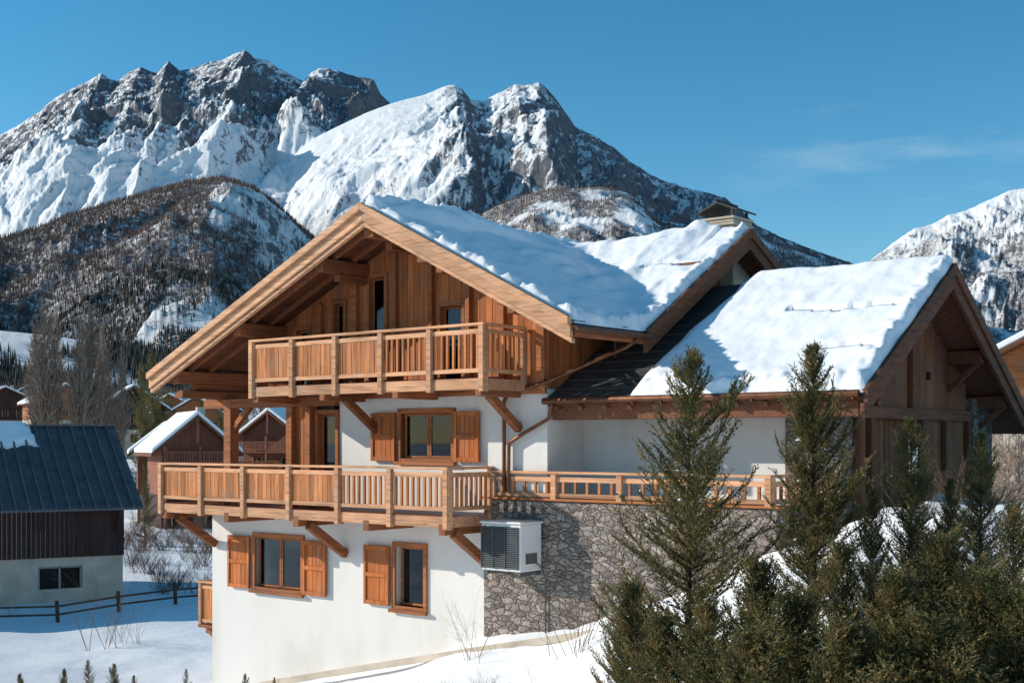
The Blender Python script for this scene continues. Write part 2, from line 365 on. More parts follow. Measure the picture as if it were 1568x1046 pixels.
# windows
fr=P('window_frames',WX,H0,.006);gl=P('window_glass',GLASS,H0);sh=P('shutters',SHUT,H0,.004);shb=P('shutter_battens',SHUT,H0,.004);cu=P('curtains',CURT,H0)
def window(x0,x1,z0,z1,n,y=0.,proud=.05,depth=.13,cur=True):
    t=.1
    fr.box(x0-t,x0,y-proud,y+depth,z0-t,z1+t);fr.box(x1,x1+t,y-proud,y+depth,z0-t,z1+t)
    fr.box(x0,x1,y-proud,y+depth,z1,z1+t);fr.box(x0,x1,y-proud,y+depth,z0-t,z0)
    fr.box(x0-t-.04,x1+t+.04,y-proud-.07,y-proud-.002,z0-t-.04,z0-t+.03)
    yy=y+depth-.05;q=.055;W=(x1-x0)/n
    for i in range(n):
        a,b=x0+i*W+.004,x0+(i+1)*W-.004
        fr.box(a,a+q,yy,yy+.045,z0+.003,z1-.003);fr.box(b-q,b,yy,yy+.045,z0+.003,z1-.003)
        fr.box(a+q,b-q,yy,yy+.045,z0+.003,z0+q);fr.box(a+q,b-q,yy,yy+.045,z1-q,z1-.003)
        gl.box(a+q,b-q,yy+.02,yy+.03,z0+q,z1-q)
        if cur:
            for kk in range(4):
                c0=(a+q*.3+kk*W*.06) if i==0 else (b-W*.30+kk*W*.06);cu.box(c0,c0+W*.055,yy+.12+(kk%2)*.015,yy+.14+(kk%2)*.015,z0,z1)
def shutter(x0,x1,z0,z1,y=-.06):
    n=5;W=(x1-x0)/n
    for i in range(n): sh.box(x0+i*W+.003,x0+(i+1)*W-.003,y-.015,y+.02,z0,z1)
    for a in (x0,x1-.07): shb.box(a,a+.07,y-.045,y-.017,z0,z1)
    for a in (z0,(z0+z1)/2-.04,z1-.09): shb.box(x0+.072,x1-.072,y-.045,y-.017,a,a+.09)
window(-7.57,-5.99,-3.36,-2.2,2);window(-3.03,-2.23,-3.44,-2.2,1,depth=.2,cur=False);window(-2.87,-1.46,-.34,.6,2)
shutter(-8.5,-7.72,-3.42,-2.2);shutter(-5.86,-5.12,-3.42,-2.2);shutter(-3.92,-3.17,-3.46,-2.2)
shutter(-3.70,-3.0,-.40,.62);shutter(-1.33,-.68,-.40,.62)
# upper timber facade
pk=P('facade_planks',WZ,H0,.003)
WINU=[(-3.91,-3.3,1.12,3.6),(-5.01,-4.55,1.12,3.12),(-6.24,-5.7,1.12,2.6),(-1.85,-1.12,1.12,2.85)]
x=-7.0
while x<.96:
    b=min(x+.165,.97);mx=(x+b)/2
    z0=1.03;segs=[]
    for o in WINU:
        if o[0]<mx<o[1]: segs=[(z0,o[2]),(o[3],None)]
    if not segs: segs=[(z0,None)]
    yo=random.uniform(0,.008)
    for a,c in segs:
        za,zb=(zA(x+.003)-.2,zA(b-.003)-.2) if c is None else (c,c)
        if min(za,zb)>a+.02: pk.ext([(x+.003,yo,a),(b-.003,yo,a),(b-.003,yo,zb),(x+.003,yo,za)],(0,.05,0))
    x=b
y=.06
while y<1.9:
    pk.box(.93,.975,y+.003,y+.157,1.03,zA(.97)-.2);y+=.16
x=-6.25
while x<-5.5: pk.box(x+.003,x+.147,.0,.05,-1.49,1.0);x+=.15
pk.done()
bk=P('upper_backing',DARK,H0);bk.ext([(-7,.5,1.1),(.9,.5,1.1),(.9,.5,2.7),(XA,.5,4.4),(-7,.5,2.4)],(0,.05,0));bk.done()
pb=P('facade_posts',WX,H0,.01)
for X_,wd in((-6.95,.16),(-5.35,.16),(-4.25,.2),(-3.06,.18),(-2.0,.12),(-.98,.12),(-.1,.14),(.86,.2)):
    pb.box(X_-wd/2,X_+wd/2,-.10,-.004,1.03,zA(X_)-.36)
pb.box(-7,.97,-.08,-.006,.93,1.10)
pb.box(-9.35,-4.76,-.14,.1,.80,1.02)
pb.beam((-8.45,-.02,-1.5),(-8.45,-.02,1.0),.26,.26);pb.beam((-5.62,-.09,-1.5),(-5.62,-.09,.8),.16,.16)
pb.beam((-8.45,-.02,.2),(-7.75,-.02,.84),.14,.14);pb.beam((-6.3,-.02,-1.5),(-6.3,-.02,.8),.2,.2)
pb.box(-8.58,-8.32,3.6,3.86,-1.5,1.5);pb.beam((-8.45,3.73,.1),(-8.45,3.0,1.1),.14,.14)
pb.done()
window(-5.42,-4.86,-1.45,.62,1,cur=False)
for a,b_,c,d in WINU: window(a+.08,b_-.08,c+.0,d-.08,1,proud=.03,cur=False)
for q in (fr,gl,sh,shb,cu): q.done()
# purlins
pu=P('purlins',WY,H0,.012)
for X_ in (-8.8,-6.6,-3.95,-1.05,.75):
    z=zA(X_)-.37;pu.box(X_-.12,X_+.12,-1.36 if X_<0 else -1.1,4 if X_<0 else .6,z-.15,z+.13)
    pu.box(X_-.09,X_+.09,-.85,2,z-.30,z-.155)
pu.box(XA-.14,XA+.14,-1.38,4,ZA-.62,ZA-.3)
pu.box(XA-.1,XA+.1,-.8,1,ZA-.8,ZA-.625)
pu.box(2.1,2.3,-1.2,.7,zA(2.2)-.4,zA(2.2)-.2)
pu.box(-8.9,-8.6,-1.3,2,1.02,1.2)
for yy in(-.95,-.4):
    pu.beam((XL+.1,yy,zA(XL+.1)-.21),(XA-.15,yy,zA(XA-.15)-.21),.09,.10);pu.beam((XA+.15,yy,zA(XA+.15)-.21),(XR-.1,yy,zA(XR-.1)-.21),.09,.10)
pu.done()
# roof decks
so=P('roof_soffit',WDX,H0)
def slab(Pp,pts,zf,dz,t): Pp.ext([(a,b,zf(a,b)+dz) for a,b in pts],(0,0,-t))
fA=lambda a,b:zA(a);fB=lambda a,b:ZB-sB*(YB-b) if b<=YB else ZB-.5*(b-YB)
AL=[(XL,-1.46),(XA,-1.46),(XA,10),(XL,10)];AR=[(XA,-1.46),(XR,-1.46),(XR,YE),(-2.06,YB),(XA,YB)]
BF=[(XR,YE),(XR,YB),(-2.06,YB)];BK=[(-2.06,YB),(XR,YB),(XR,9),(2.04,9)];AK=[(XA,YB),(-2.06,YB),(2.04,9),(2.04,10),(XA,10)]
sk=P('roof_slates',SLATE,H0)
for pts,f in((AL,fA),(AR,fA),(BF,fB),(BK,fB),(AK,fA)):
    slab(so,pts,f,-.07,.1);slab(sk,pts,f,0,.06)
rk=P('rake_boards',RAKE,H0,.006)
for a,za,b,zb in((XL-.02,zA(XL),XA,ZA),(XA+.001,ZA,XR+.02,ZR)):
    for y0,y1,o0,o1 in((-1.64,-1.52,.05,-.10),(-1.565,-1.475,-.112,-.31),(-1.52,-1.42,-.325,-.41)):
        rk.ext([(a,y0,za+o1),(b,y0,zb+o1),(b,y0,zb+o0),(a,y0,za+o0)],(0,y1-y0,0))
rk.done()
rb=P('side_gable_rakes',WDX,H0,.006)
for a,za,b,zb in((YE-.1,ZR-.06,YB,ZB),(YB+.001,ZB,9,ZB-.5*(9-YB))):
    for x0,x1,o0,o1 in((XR+.03,XR+.11,.05,-.15),(XR-.02,XR+.06,-.152,-.40)):
        rb.ext([(x0,a,za+o1),(x0,b,zb+o1),(x0,b,zb+o0),(x0,a,za+o0)],(x1-x0,0,0))
ef=P('eave_fascia',WY,H0,.006)
ef.box(XR-.06,XR,-1.4,.9,ZR-.28,ZR-.08)
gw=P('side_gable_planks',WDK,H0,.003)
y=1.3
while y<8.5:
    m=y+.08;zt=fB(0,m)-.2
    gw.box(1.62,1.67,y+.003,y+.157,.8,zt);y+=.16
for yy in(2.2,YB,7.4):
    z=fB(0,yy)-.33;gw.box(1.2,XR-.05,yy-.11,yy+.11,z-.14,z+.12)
# C roof
XC0,XC1=.98,7.36;YC,ZC=3.89,3.24;ZC0=.85;sC=(ZC-ZC0)/YC
fC=lambda a,b:ZC-sC*abs(b-YC)
C1=[(XC0,0),(XC1-.04,0),(XC1-.04,YC),(XC0,YC)];C2=[(XC0,YC),(XC1-.04,YC),(XC1-.04,8.6),(XC0,8.6)]
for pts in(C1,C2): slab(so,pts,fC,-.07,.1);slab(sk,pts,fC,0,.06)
# slate course lines on the bare part of the garage roof
yy=.25
while yy<2.6:
    z=fC(0,yy)+.006;sk.beam((XC0+.05,yy,z),(3.1,yy,z),.03,.025);yy+=.3
so.done();sk.done()
for a,b_ in((-.08,YC),(YC+.001,8.7)):
    za,zb=fC(0,a),fC(0,b_)
    for x0,x1,o0,o1 in((XC1+.0,XC1+.08,.05,-.17),(XC1-.05,XC1+.03,-.172,-.42)):
        rb.ext([(x0,a,za+o1),(x0,b_,zb+o1),(x0,b_,zb+o0),(x0,a,za+o0)],(x1-x0,0,0))
rb.done()
GX=6.5
y=1.55
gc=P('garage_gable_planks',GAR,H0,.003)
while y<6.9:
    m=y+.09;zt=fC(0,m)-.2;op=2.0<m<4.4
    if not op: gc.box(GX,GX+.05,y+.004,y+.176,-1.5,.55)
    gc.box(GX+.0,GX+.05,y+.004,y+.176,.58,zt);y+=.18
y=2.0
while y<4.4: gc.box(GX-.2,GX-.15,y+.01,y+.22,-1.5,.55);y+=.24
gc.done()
gb=P('garage_gable_beams',WDX,H0,.01)
gb.box(GX+.05,GX+.17,1.1,7.2,.42,.64)
gb.box(GX+.06,GX+.16,YC-.08,YC+.08,.64,ZC-.3);gb.beam((GX+.12,2.2,.66),(GX+.12,3.2,2.3),.1,.12)
for yy in(1.55,2.0,4.4,5.6,6.9): gb.box(GX+.055,GX+.16,yy-.08,yy+.08,-1.5,.42)
for yy in(.5,1.9,YC,5.9,7.3):
    z=fC(0,yy)-.33;gb.box(5.2,XC1-.1,yy-.11,yy+.11,z-.13,z+.13)
for yy in(5.9,7.3):
    z=fC(0,yy)-.33;gb.beam((GX+.05,yy,z-.65),(XC1-.2,yy,z-.12),.1,.1,(0,1,0))
gb.box(1.0,7.2,.12,.26,.42,.68)
gb.done();gw.done();ef.done()
hb=P('gable_hatches',DARK,H0)
for yy,zz in((2.75,1.35),(4.75,1.2)): hb.box(GX+.055,GX+.09,yy,yy+.14,zz,zz+.16)
hb.done()
sp=P('stone_piers',STONE,H0);sp.box(5.43,6.48,1.05,1.6,-3,.8);sp.box(6.3,6.7,6.95,8.1,-2.5,.9);sp.done()
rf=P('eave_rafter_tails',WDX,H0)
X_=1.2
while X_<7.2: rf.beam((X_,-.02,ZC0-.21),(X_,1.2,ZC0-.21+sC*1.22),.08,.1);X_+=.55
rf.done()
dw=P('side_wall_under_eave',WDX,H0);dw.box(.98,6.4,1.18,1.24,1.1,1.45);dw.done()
# gutters and pipes
gt=P('gutters',COPPER,H0)
gt.cyl((.95,-.1,.78),(7.3,-.1,.78),.065);gt.cyl((XR+.07,-1.5,1.98),(XR+.07,.85,1.98),.065)
X_=1.2
while X_<7.2: gt.box(X_,X_+.03,-.17,-.02,.69,.72);X_+=.6
gt.done()
tube('downpipe',[(2.7,.6,1.95),(2.55,.3,1.75),(1.05,-.1,1.15),(.1,-.12,.95),(.0,-.12,.8),(.0,-.12,-.95)],.04,COPPER,H0)
tube('downpipe',[(1.15,-.1,.72),(1.1,-.12,.45),(.45,-.13,.15),(.12,-.12,-.02),(.1,-.12,-.95)],.04,COPPER,H0)
# chimney
cz=-.06
ch=P('chimney_stack',CREAM,H0,.02);ch.box(1.2,2.0,5.4,6.2,3.3,4.82+cz);ch.box(1.15,2.05,5.35,6.25,4.83+cz,4.89+cz);ch.box(1.18,2.02,5.38,6.22,4.90+cz,4.96+cz);ch.box(1.15,2.05,5.35,6.25,4.97+cz,5.03+cz);ch.done()
cc=P('chimney_cap',SLATE,H0)
for a in(1.25,1.9):
    for b_ in(5.45,6.1): cc.box(a,a+.05,b_,b_+.05,5.03+cz,5.2+cz)
for sx_ in(-1,1): cc.ext([(1.6,5.35,5.38+cz),(1.6+sx_*.5,5.35,5.17+cz),(1.6+sx_*.5,5.35,5.13+cz),(1.6,5.35,5.34+cz)],(0,.9,0))
cc.cyl((1.6,5.3,5.40+cz),(1.6,6.3,5.40+cz),.025,6);cc.done()
# snow on roofs
def snowroof(name,x0,x1,y0,y1,Hf,th,step,gfun=None,seed=0,lw=.12):
    nx=int((x1-x0)/step)+1;ny=int((y1-y0)/step)+1
    X,Y=np.meshgrid(np.linspace(x0,x1,nx),np.linspace(y0,y1,ny))
    e=np.minimum(np.minimum(X-x0,x1-X),np.minimum(Y-y0,y1-Y))
    e=e-lw*(fbm(X*2.2,Y*2.2,3,seed)*.9)*np.where(e<.6,1,0)
    t=th*(.75+.5*fbm(X*.8,Y*.8,3,seed+3))+.04*(fbm(X*4,Y*4,3,seed+5)-.5)
    lump=(fbm(X*6,Y*6,3,seed+8)-.5)*.34*np.exp(-(e/.22)**2)
    tt=np.maximum(t+lump,.02)*np.sqrt(np.clip(e/.09,0,1))
    if gfun is not None: tt=gfun(X,Y,tt)
    Z=Hf(X,Y)+np.where(e>0,tt,-.03)
    V=np.stack([X,Y,Z],-1).reshape(-1,3);return mesh_np(name,V,gridF(nx,ny),SNOW,H0,True)
def Hab(X,Y):
    a=np.where(X<XA,ZA-sl*(XA-X),ZA-sr*(X-XA));b=np.where(Y<YB,ZB-sB*(YB-Y),ZB-.5*(Y-YB))
    return .06*np.logaddexp(a/.06,b/.06)
def gab(X,Y,t):
    m=(np.abs(Y-(3.25+.05*np.sin(X*5)))<.07)&(X>1.1)&(X<2.5)
    t=np.where(m,.02,t)
    s=np.clip(fbm(X*.9+3,Y*.45,3,31)-.46,0,1)*.7*(X<2.0)
    w_=(fbm(X*2.6+Y*1.2,Y*.8,3,37)-.5)*.07
    return t+(s+w_)*np.clip(t/.16,0,1)
snowroof('roof_snow_main',-2.6,XR+.06,-1.5,9,Hab,.15,.05,gab,1,.12)
def HC(X,Y): return ZC-sC*np.abs(Y-YC)+.0*X
def gcf(X,Y,t):
    m=((np.abs(Y-(2.25+.04*np.sin(X*4)))<.07)&(X>4.85)&(X<7.2))|((np.abs(Y-(1.0+.04*np.sin(X*5)))<.06)&(X>6.0)&(X<7.2))
    left=2.78+.35*np.clip(Y/3.9,0,1)+.25*(fbm(Y*1.1,Y*0+2,3,9)-.5)
    t=t*np.sqrt(np.clip((X-left)/.3,0,1));t=np.where(X<left,-.03,t)
    return np.where(m,.02,t)
snowroof('roof_snow_garage',2.5,XC1+.04,-.06,8.5,HC,.22,.05,gcf,5,.08)
sg=P('snow_guards',COPPER,H0)
for a,b_,yy,z in((1.15,2.5,3.2,fB(0,3.2)),(4.9,7.15,2.2,fC(0,2.2)),(6.05,7.15,.95,fC(0,.95))): sg.cyl((a,yy,z+.13),(b_,yy,z+.13),.05)
sg.done()
# balconies
rl=P('balcony_rails',RAIL,H0,.006);pn=P('balcony_boards',PANEL,H0,.003)
def run(p0,p1,zb,zt,kinds,fascia=True):
    n=len(kinds);p0=Vector(p0);p1=Vector(p1);d=(p1-p0).normalized();L=(p1-p0).length;nn=Vector((d.y,-d.x))
    at=lambda s,z,o=0:(p0.x+d.x*s+nn.x*o,p0.y+d.y*s+nn.y*o,z)
    rl.beam(at(-.06,zt),at(L+.06,zt),.15,.05);rl.beam(at(0,zt-.13),at(L,zt-.13),.06,.09)
    lo=zb+.36 if fascia else zb+.05
    rl.beam(at(0,lo),at(L,lo),.07,.08)
    if fascia:
        for i in range(n): rl.beam(at(L*i/n,zb+.11),at(L*(i+1)/n-.004,zb+.11),.05,.21)
    for i in range(n+1): rl.beam(at(L*i/n,zb-.03,.03),at(L*i/n,zt-.03,.03),.10,.12,(d.x,d.y,0))
    for i,k in enumerate(kinds):
        a,b_=L*i/n+.06,L*(i+1)/n-.06;m=max(1,int(round((b_-a)/{'s':.14,'b':.15,'t':.26}[k])))
        for j in range(m):
            c=a+(j+.5)*(b_-a)/m;wd=(b_-a)/m*.96 if k=='s' else .055
            zlo=lo+.04;o_=random.uniform(-.004,.004)
            pn.beam(at(c,zlo,o_),at(c,zt-.17,o_),wd,.025 if k=='s' else .045,(nn.x,nn.y,0)) 
YF=-1.3
run((-6.12,YF),(.46,YF),.98,2.2,'sssbb');run((.46,YF),(.46,-.12),.98,2.2,'b');run((-6.12,YF),(-6.12,-.12),.98,2.2,'s')
run((-9.39,YF),(-.43,YF),-1.64,-.5,'ssssbb');run((-.43,YF),(-.43,-.05),-1.64,-.5,'b');run((-9.39,YF),(-9.39,2.2),-1.64,-.5,'ss')
run((-.3,-.05),(5.7,-.05),-1.06,-.58,'tttt',False);run((5.7,-.05),(5.7,1.0),-1.06,-.58,'t',False)
bf=P('balcony_floors',WX,H0)
bf.box(-6.1,.44,YF+.03,-.11,1.08,1.14);bf.box(-9.37,-.45,YF+.03,-.04,-1.54,-1.48)
bf.done()
bj=P('balcony_brackets',WY,H0,.012)
for X_ in(-6.0,-3.9,-1.8,.35):
    bj.box(X_-.08,X_+.08,YF-.02,-.12,.86,1.07)
for X_ in(-3.6,.3): bj.beam((X_,-.02,.25),(X_,-.95,.9),.14,.16)
for X_ in(-9.25,-7.0,-4.7,-2.6,-.55):
    bj.box(X_-.09,X_+.09,YF-.03,-.0,-1.78,-1.56)
for X_ in(-9.05,-4.55,-.45): bj.beam((X_,-.02,-2.45),(X_,-1.1,-1.75),.15,.18)
bj.box(-10.1,-9.2,.5,.64,-4.75,-4.6);bj.beam((-9.2,.57,-5.2),(-10.0,.57,-4.7),.1,.12,(0,1,0));bj.box(-10.15,-9.2,.3,2.4,-4.58,-4.5);bj.done()
run((-9.2,.35),(-10.1,.35),-4.45,-3.45,'s',False);run((-10.1,.35),(-10.1,2.4),-4.45,-3.45,'ss',False)
rl.done();pn.done()
# stone terrace
st=P('stone_terrace_wall',STONE,H0,.02);st.box(-.58,5.85,-.06,.25,-7,-1.12);st.box(5.6,5.85,.25,1.2,-7,-1.12);st.done()
tc=P('terrace_coping',WX,H0,.01);tc.box(-.58,5.9,-.12,.3,-1.118,-1.07);tc.done()
tf=P('terrace_snow',SNOW,H0);tf.box(-.2,5.6,.31,1.2,-1.4,-1.09);tf.done()
kb=P('edge_stones',CREAM,empty('retaining_kerb',(OX,OY,EYE),math.atan2(-SA,CA)),.01)
pp=[(-7.2,-5.60),(-5.9,-5.28),(-.6,-4.10),(2.6,-3.42)]
for (a,za),(b_,zb) in zip(pp,pp[1:]): kb.beam((a,-.72,za),(b_,-.72,zb),.08,.14)
kb.done()
# ------------------------------------------------------------------ AC unit
A0=empty('air_conditioning_unit',(OX,OY,EYE),math.atan2(-SA,CA))
a=P('housing',ACW,A0,.015);a.box(-.05,.91,-.74,-.1,-2.44,-1.55);a.box(-.08,.94,-.78,-.07,-1.545,-1.5);a.done()
a=P('grille',ACD,A0)
a.box(-.03,.86,-.75,-.742,-2.40,-1.60)
z=-2.38
while z<-1.62: a.beam((-.02,-.765,z),(.85,-.765,z),.03,.012,(0,.6,1));z+=.036
for x in(-.03,.26,.55,.85): a.box(x,x+.012,-.79,-.752,-2.40,-1.60)
a.box(.915,.918,-.6,-.25,-2.3,-2.1);a.done()
a=P('mounting',ACD,A0);a.box(.0,.06,-.7,-.06,-2.52,-2.445);a.box(.8,.86,-.7,-.06,-2.52,-2.445)
a.done();tube('duct',[(.95,-.3,-2.3),(1.0,-.25,-2.35),(1.0,-.1,-2.6),(1.0,-.1,-4)],.015,ACD,A0)
# ------------------------------------------------------------------ barn
B0=empty('barn',(-15.0,51.9,EYE),math.atan2(.5,.87))
b=P('sheet_metal_roof',METAL,B0)
ze,zr,wd,LB=-2.66,.70,5.3,16
b.ext([(-LB,0,ze),(0,0,ze),(0,wd,zr),(-LB,wd,zr)],(0,0,-.08));b.ext([(-LB,wd,zr),(0,wd,zr),(0,2*wd,ze),(-LB,2*wd,ze)],(0,0,-.08))
X_=-LB+.1
while X_<0: b.beam((X_,-.02,ze+.05),(X_,wd,zr+.05),.07,.16);X_+=.5
b.beam((-LB,wd,zr+.04),(.02,wd,zr+.04),.3,.05);b.done()
b=P('board_walls',BARNW,B0)
X_=-LB+.4
while X_<-.75: b.box(X_,X_+.17,.55,.6,-4.6,ze+.25);X_+=.18
y=.6
while y<9.8: b.box(-.72,-.68,y,y+.17,-4.6,ze+(zr-ze)*(1-abs(y-wd)/wd)-.1);y+=.18
b.done()
b=P('rendered_base',CREAM,B0);wall(b,-LB+.4,-.7,-7,-4.6,.62,.9,[(-4.0,-2.3,-5.85,-4.95)]);b.box(-.95,-.7,.91,9.8,-7,-4.6);b.done()
b=P('window_frame',CURT,B0)
for q in(-4.0,-3.2,-2.38): b.box(q,q+.08,.7,.76,-5.85,-4.95)
b.box(-4.0,-2.3,.7,.76,-5.03,-4.95);b.done()
b=P('window_glass',DARK,B0);b.box(-4.0,-2.3,.8,.82,-5.85,-4.95);b.done()
nx,ny=60,26
X,Y=np.meshgrid(np.linspace(-9,-3.0,nx),np.linspace(3.4,wd,ny))
e=np.minimum(np.minimum(X+9,-3.0-X),(Y-3.4)*1.0)-.9*fbm(X*.8,Y*.9,3,77)
Z=ze+(zr-ze)*Y/wd+np.where(e>0,.14*np.sqrt(np.clip(e/.4,0,1))+.05,-.1)
mesh_np('roof_snow',np.stack([X,Y,Z],-1).reshape(-1,3),gridF(nx,ny),SNOW,B0,True)
b=P('corbels',BARNW,B0)
for q in(-12,-8,-4,-.9): b.beam((q,.55,-3.6),(q,.05,ze-.05),.14,.14)
b.done()
# ------------------------------------------------------------------ other houses
def house(name,x,y,z,rot,w_,l_,hw,hr,wallm,upm,ov=.8,balc=False,seed=0):
    E=empty(name,(x,y,z),rot);zs=hw
    q=P('walls',wallm,E);q.box(-w_/2,w_/2,0,l_,-4,hw*.45);q.done()
    q=P('upper_walls',upm,E);q.ext([(-w_/2+.02,.02,hw*.45),(w_/2-.02,.02,hw*.45),(w_/2-.02,.02,hw),(0,.02,hw+hr-.05),(-w_/2+.02,.02,hw)],(0,l_-.04,0));q.done()
    s_=hr/(w_/2);X1=w_/2+ov
    q=P('roof',WDX,E);q2=P('roof_snow',SNOW,E,.08)
    for sg_ in(-1,1):
        q.ext([(0,-ov,hw+hr),(sg_*X1,-ov,hw-s_*ov),(sg_*X1,l_+ov,hw-s_*ov),(0,l_+ov,hw+hr)],(0,0,.2))
        q2.ext([(0,-ov+.1,hw+hr+.21),(sg_*(X1-.05),-ov+.1,hw-s_*ov+.21),(sg_*(X1-.05),l_+ov,hw-s_*ov+.21),(0,l_+ov,hw+hr+.21)],(0,0,.38))
    q.done();q2.done()
    q=P('windows',DARK,E);f=P('window_frames',RAIL,E)
    for zz in((.8,2.0),(hw*.45+.8,hw*.45+1.9)):
        n=max(2,int(w_/2.6))
        for i in range(n):
            c=-w_/2+(i+.5)*w_/n;q.box(c-.45,c+.45,-.03,-.005,zz[0],zz[1])
            f.box(c-.55,c-.45,-.06,-.004,zz[0]-.1,zz[1]+.1);f.box(c+.45,c+.55,-.06,-.004,zz[0]-.1,zz[1]+.1);f.box(c-.04,c+.04,-.06,-.035,zz[0],zz[1])
        for i in range(3):
            c=(i+.5)*l_/3;q.box(w_/2+.005,w_/2+.03,c-.45,c+.45,zz[0],zz[1]);f.box(w_/2+.004,w_/2+.06,c-.55,c-.45,zz[0]-.1,zz[1]+.1);f.box(w_/2+.004,w_/2+.06,c+.45,c+.55,zz[0]-.1,zz[1]+.1)
    q.done();f.done()
    if balc:
        q=P('balcony',RED,E)
        for zz in(hw*.45,hw*.8):
            q.box(-w_/2,w_/2,-1.2,0,zz-.15,zz);q.box(-w_/2,w_/2,-1.2,-1.14,zz+.85,zz+.95);q.box(-w_/2,w_/2,-1.2,-1.15,zz+.1,zz+.2)
            c=-w_/2
            while c<w_/2: q.box(c,c+.12,-1.18,-1.14,zz+.1,zz+.9);c+=.2
        for c in(-w_/2,0,w_/2-.2): q.box(c,c+.2,-1.2,-1.0,-3,hw)
        q.box(-.1,.1,-.8,-.6,hw+.2,hw+hr);q.done()
    c=P('chimney',CREAM,E);c.box(w_*.15,w_*.15+.6,l_*.5,l_*.5+.6,hw,hw+hr+.9);c.done()
    return E
house('timber_chalet',-23.6,95,EYE-6.9,.45,5.0,6,6.6,2.1,BARNW,RED,.9,True)
house('timber_chalet',-28.2,104,EYE-6.8,.3,4.6,5,6.2,1.8,CREAM,RED,.8,True)
house('timber_chalet',-23.0,122,EYE-6.8,-.4,6.6,6,7.4,2.2,CREAM,RED,.8,True)
for i,(u,d,w_,rot,up) in enumerate([(8,250,13,.5,1.5),(45,270,11,.2,2.0),(100,235,10,.6,2.0),(-60,260,12,.2,.5),(200,240,11,.5,.5),(262,300,13,-.3,.5),(330,300,12,.6,.5),(118,270,10,.4,2),(300,230,10,.2,.5),(205,190,9,.4,1.5)]):
    x=(u-784)/1950*d;house('village_house',x,d,gz(x,d)+up,rot,w_,w_*1.1,6.0,3.0,CREAM,[BARNW,CREAM,WX][i%3],.8)
x=(1600-784)/1950*62;house('village_house',x,62,EYE-.6,-.5,9,11,3.6,2.3,CREAM,WX,.9)
# ------------------------------------------------------------------ fence
F0=empty('field_fence');f=P('posts',BARK,F0);r_=P('rails',BARK,F0)
pts=[(-27,38),(-24,40.3),(-21,42.6),(-18.6,44.6),(-16.5,46.3),(-14.9,48.3),(-13.2,50),(-11.5,51.5),(-9.5,53)]
for i,(x,y) in enumerate(pts):
    z=gz(x,y);f.cyl((x,y,z-.3),(x+random.uniform(-.05,.05),y,z+.78),.08,8,.07)
    if i:
        x0,y0=pts[i-1];z0=gz(x0,y0)
        for hh in(.28,.58): r_.cyl((x0,y0-.07,z0+hh),(x,y-.07,z+hh),.04,6)
f.done();r_.done()
# ------------------------------------------------------------------ conifers
def needle_mat(name,a,b_,c_):
    m,nt,b=newmat(name);g=nt.nodes.new('ShaderNodeNewGeometry')
    n=N(nt,'ShaderNodeTexNoise',Scale=2.3,Detail=3.0);nt.links.new(coords(nt),n.inputs['Vector'])
    f=math_(nt,'ADD',math_(nt,'MULTIPLY',g.outputs['Random Per Island'],.45),math_(nt,'MULTIPLY_ADD',n.outputs[0],1.6,-.55))
    r=ramp(nt,f,[(.1,a),(.5,b_),(.9,c_)]);nt.links.new(r.outputs[0],b.inputs['Base Color']);b.inputs['Roughness'].default_value=.7
    tr=nt.nodes.new('ShaderNodeBsdfTranslucent');nt.links.new(r.outputs[0],tr.inputs[0]);ms=nt.nodes.new('ShaderNodeMixShader');ms.inputs[0].default_value=.3
    nt.links.new(b.outputs[0],ms.inputs[1]);nt.links.new(tr.outputs[0],ms.inputs[2]);nt.links.new(ms.outputs[0],nt.nodes['Material Output'].inputs[0]);return m
NEED=needle_mat('spruce_needles',(.05,.058,.026),(.15,.135,.05),(.42,.28,.115))
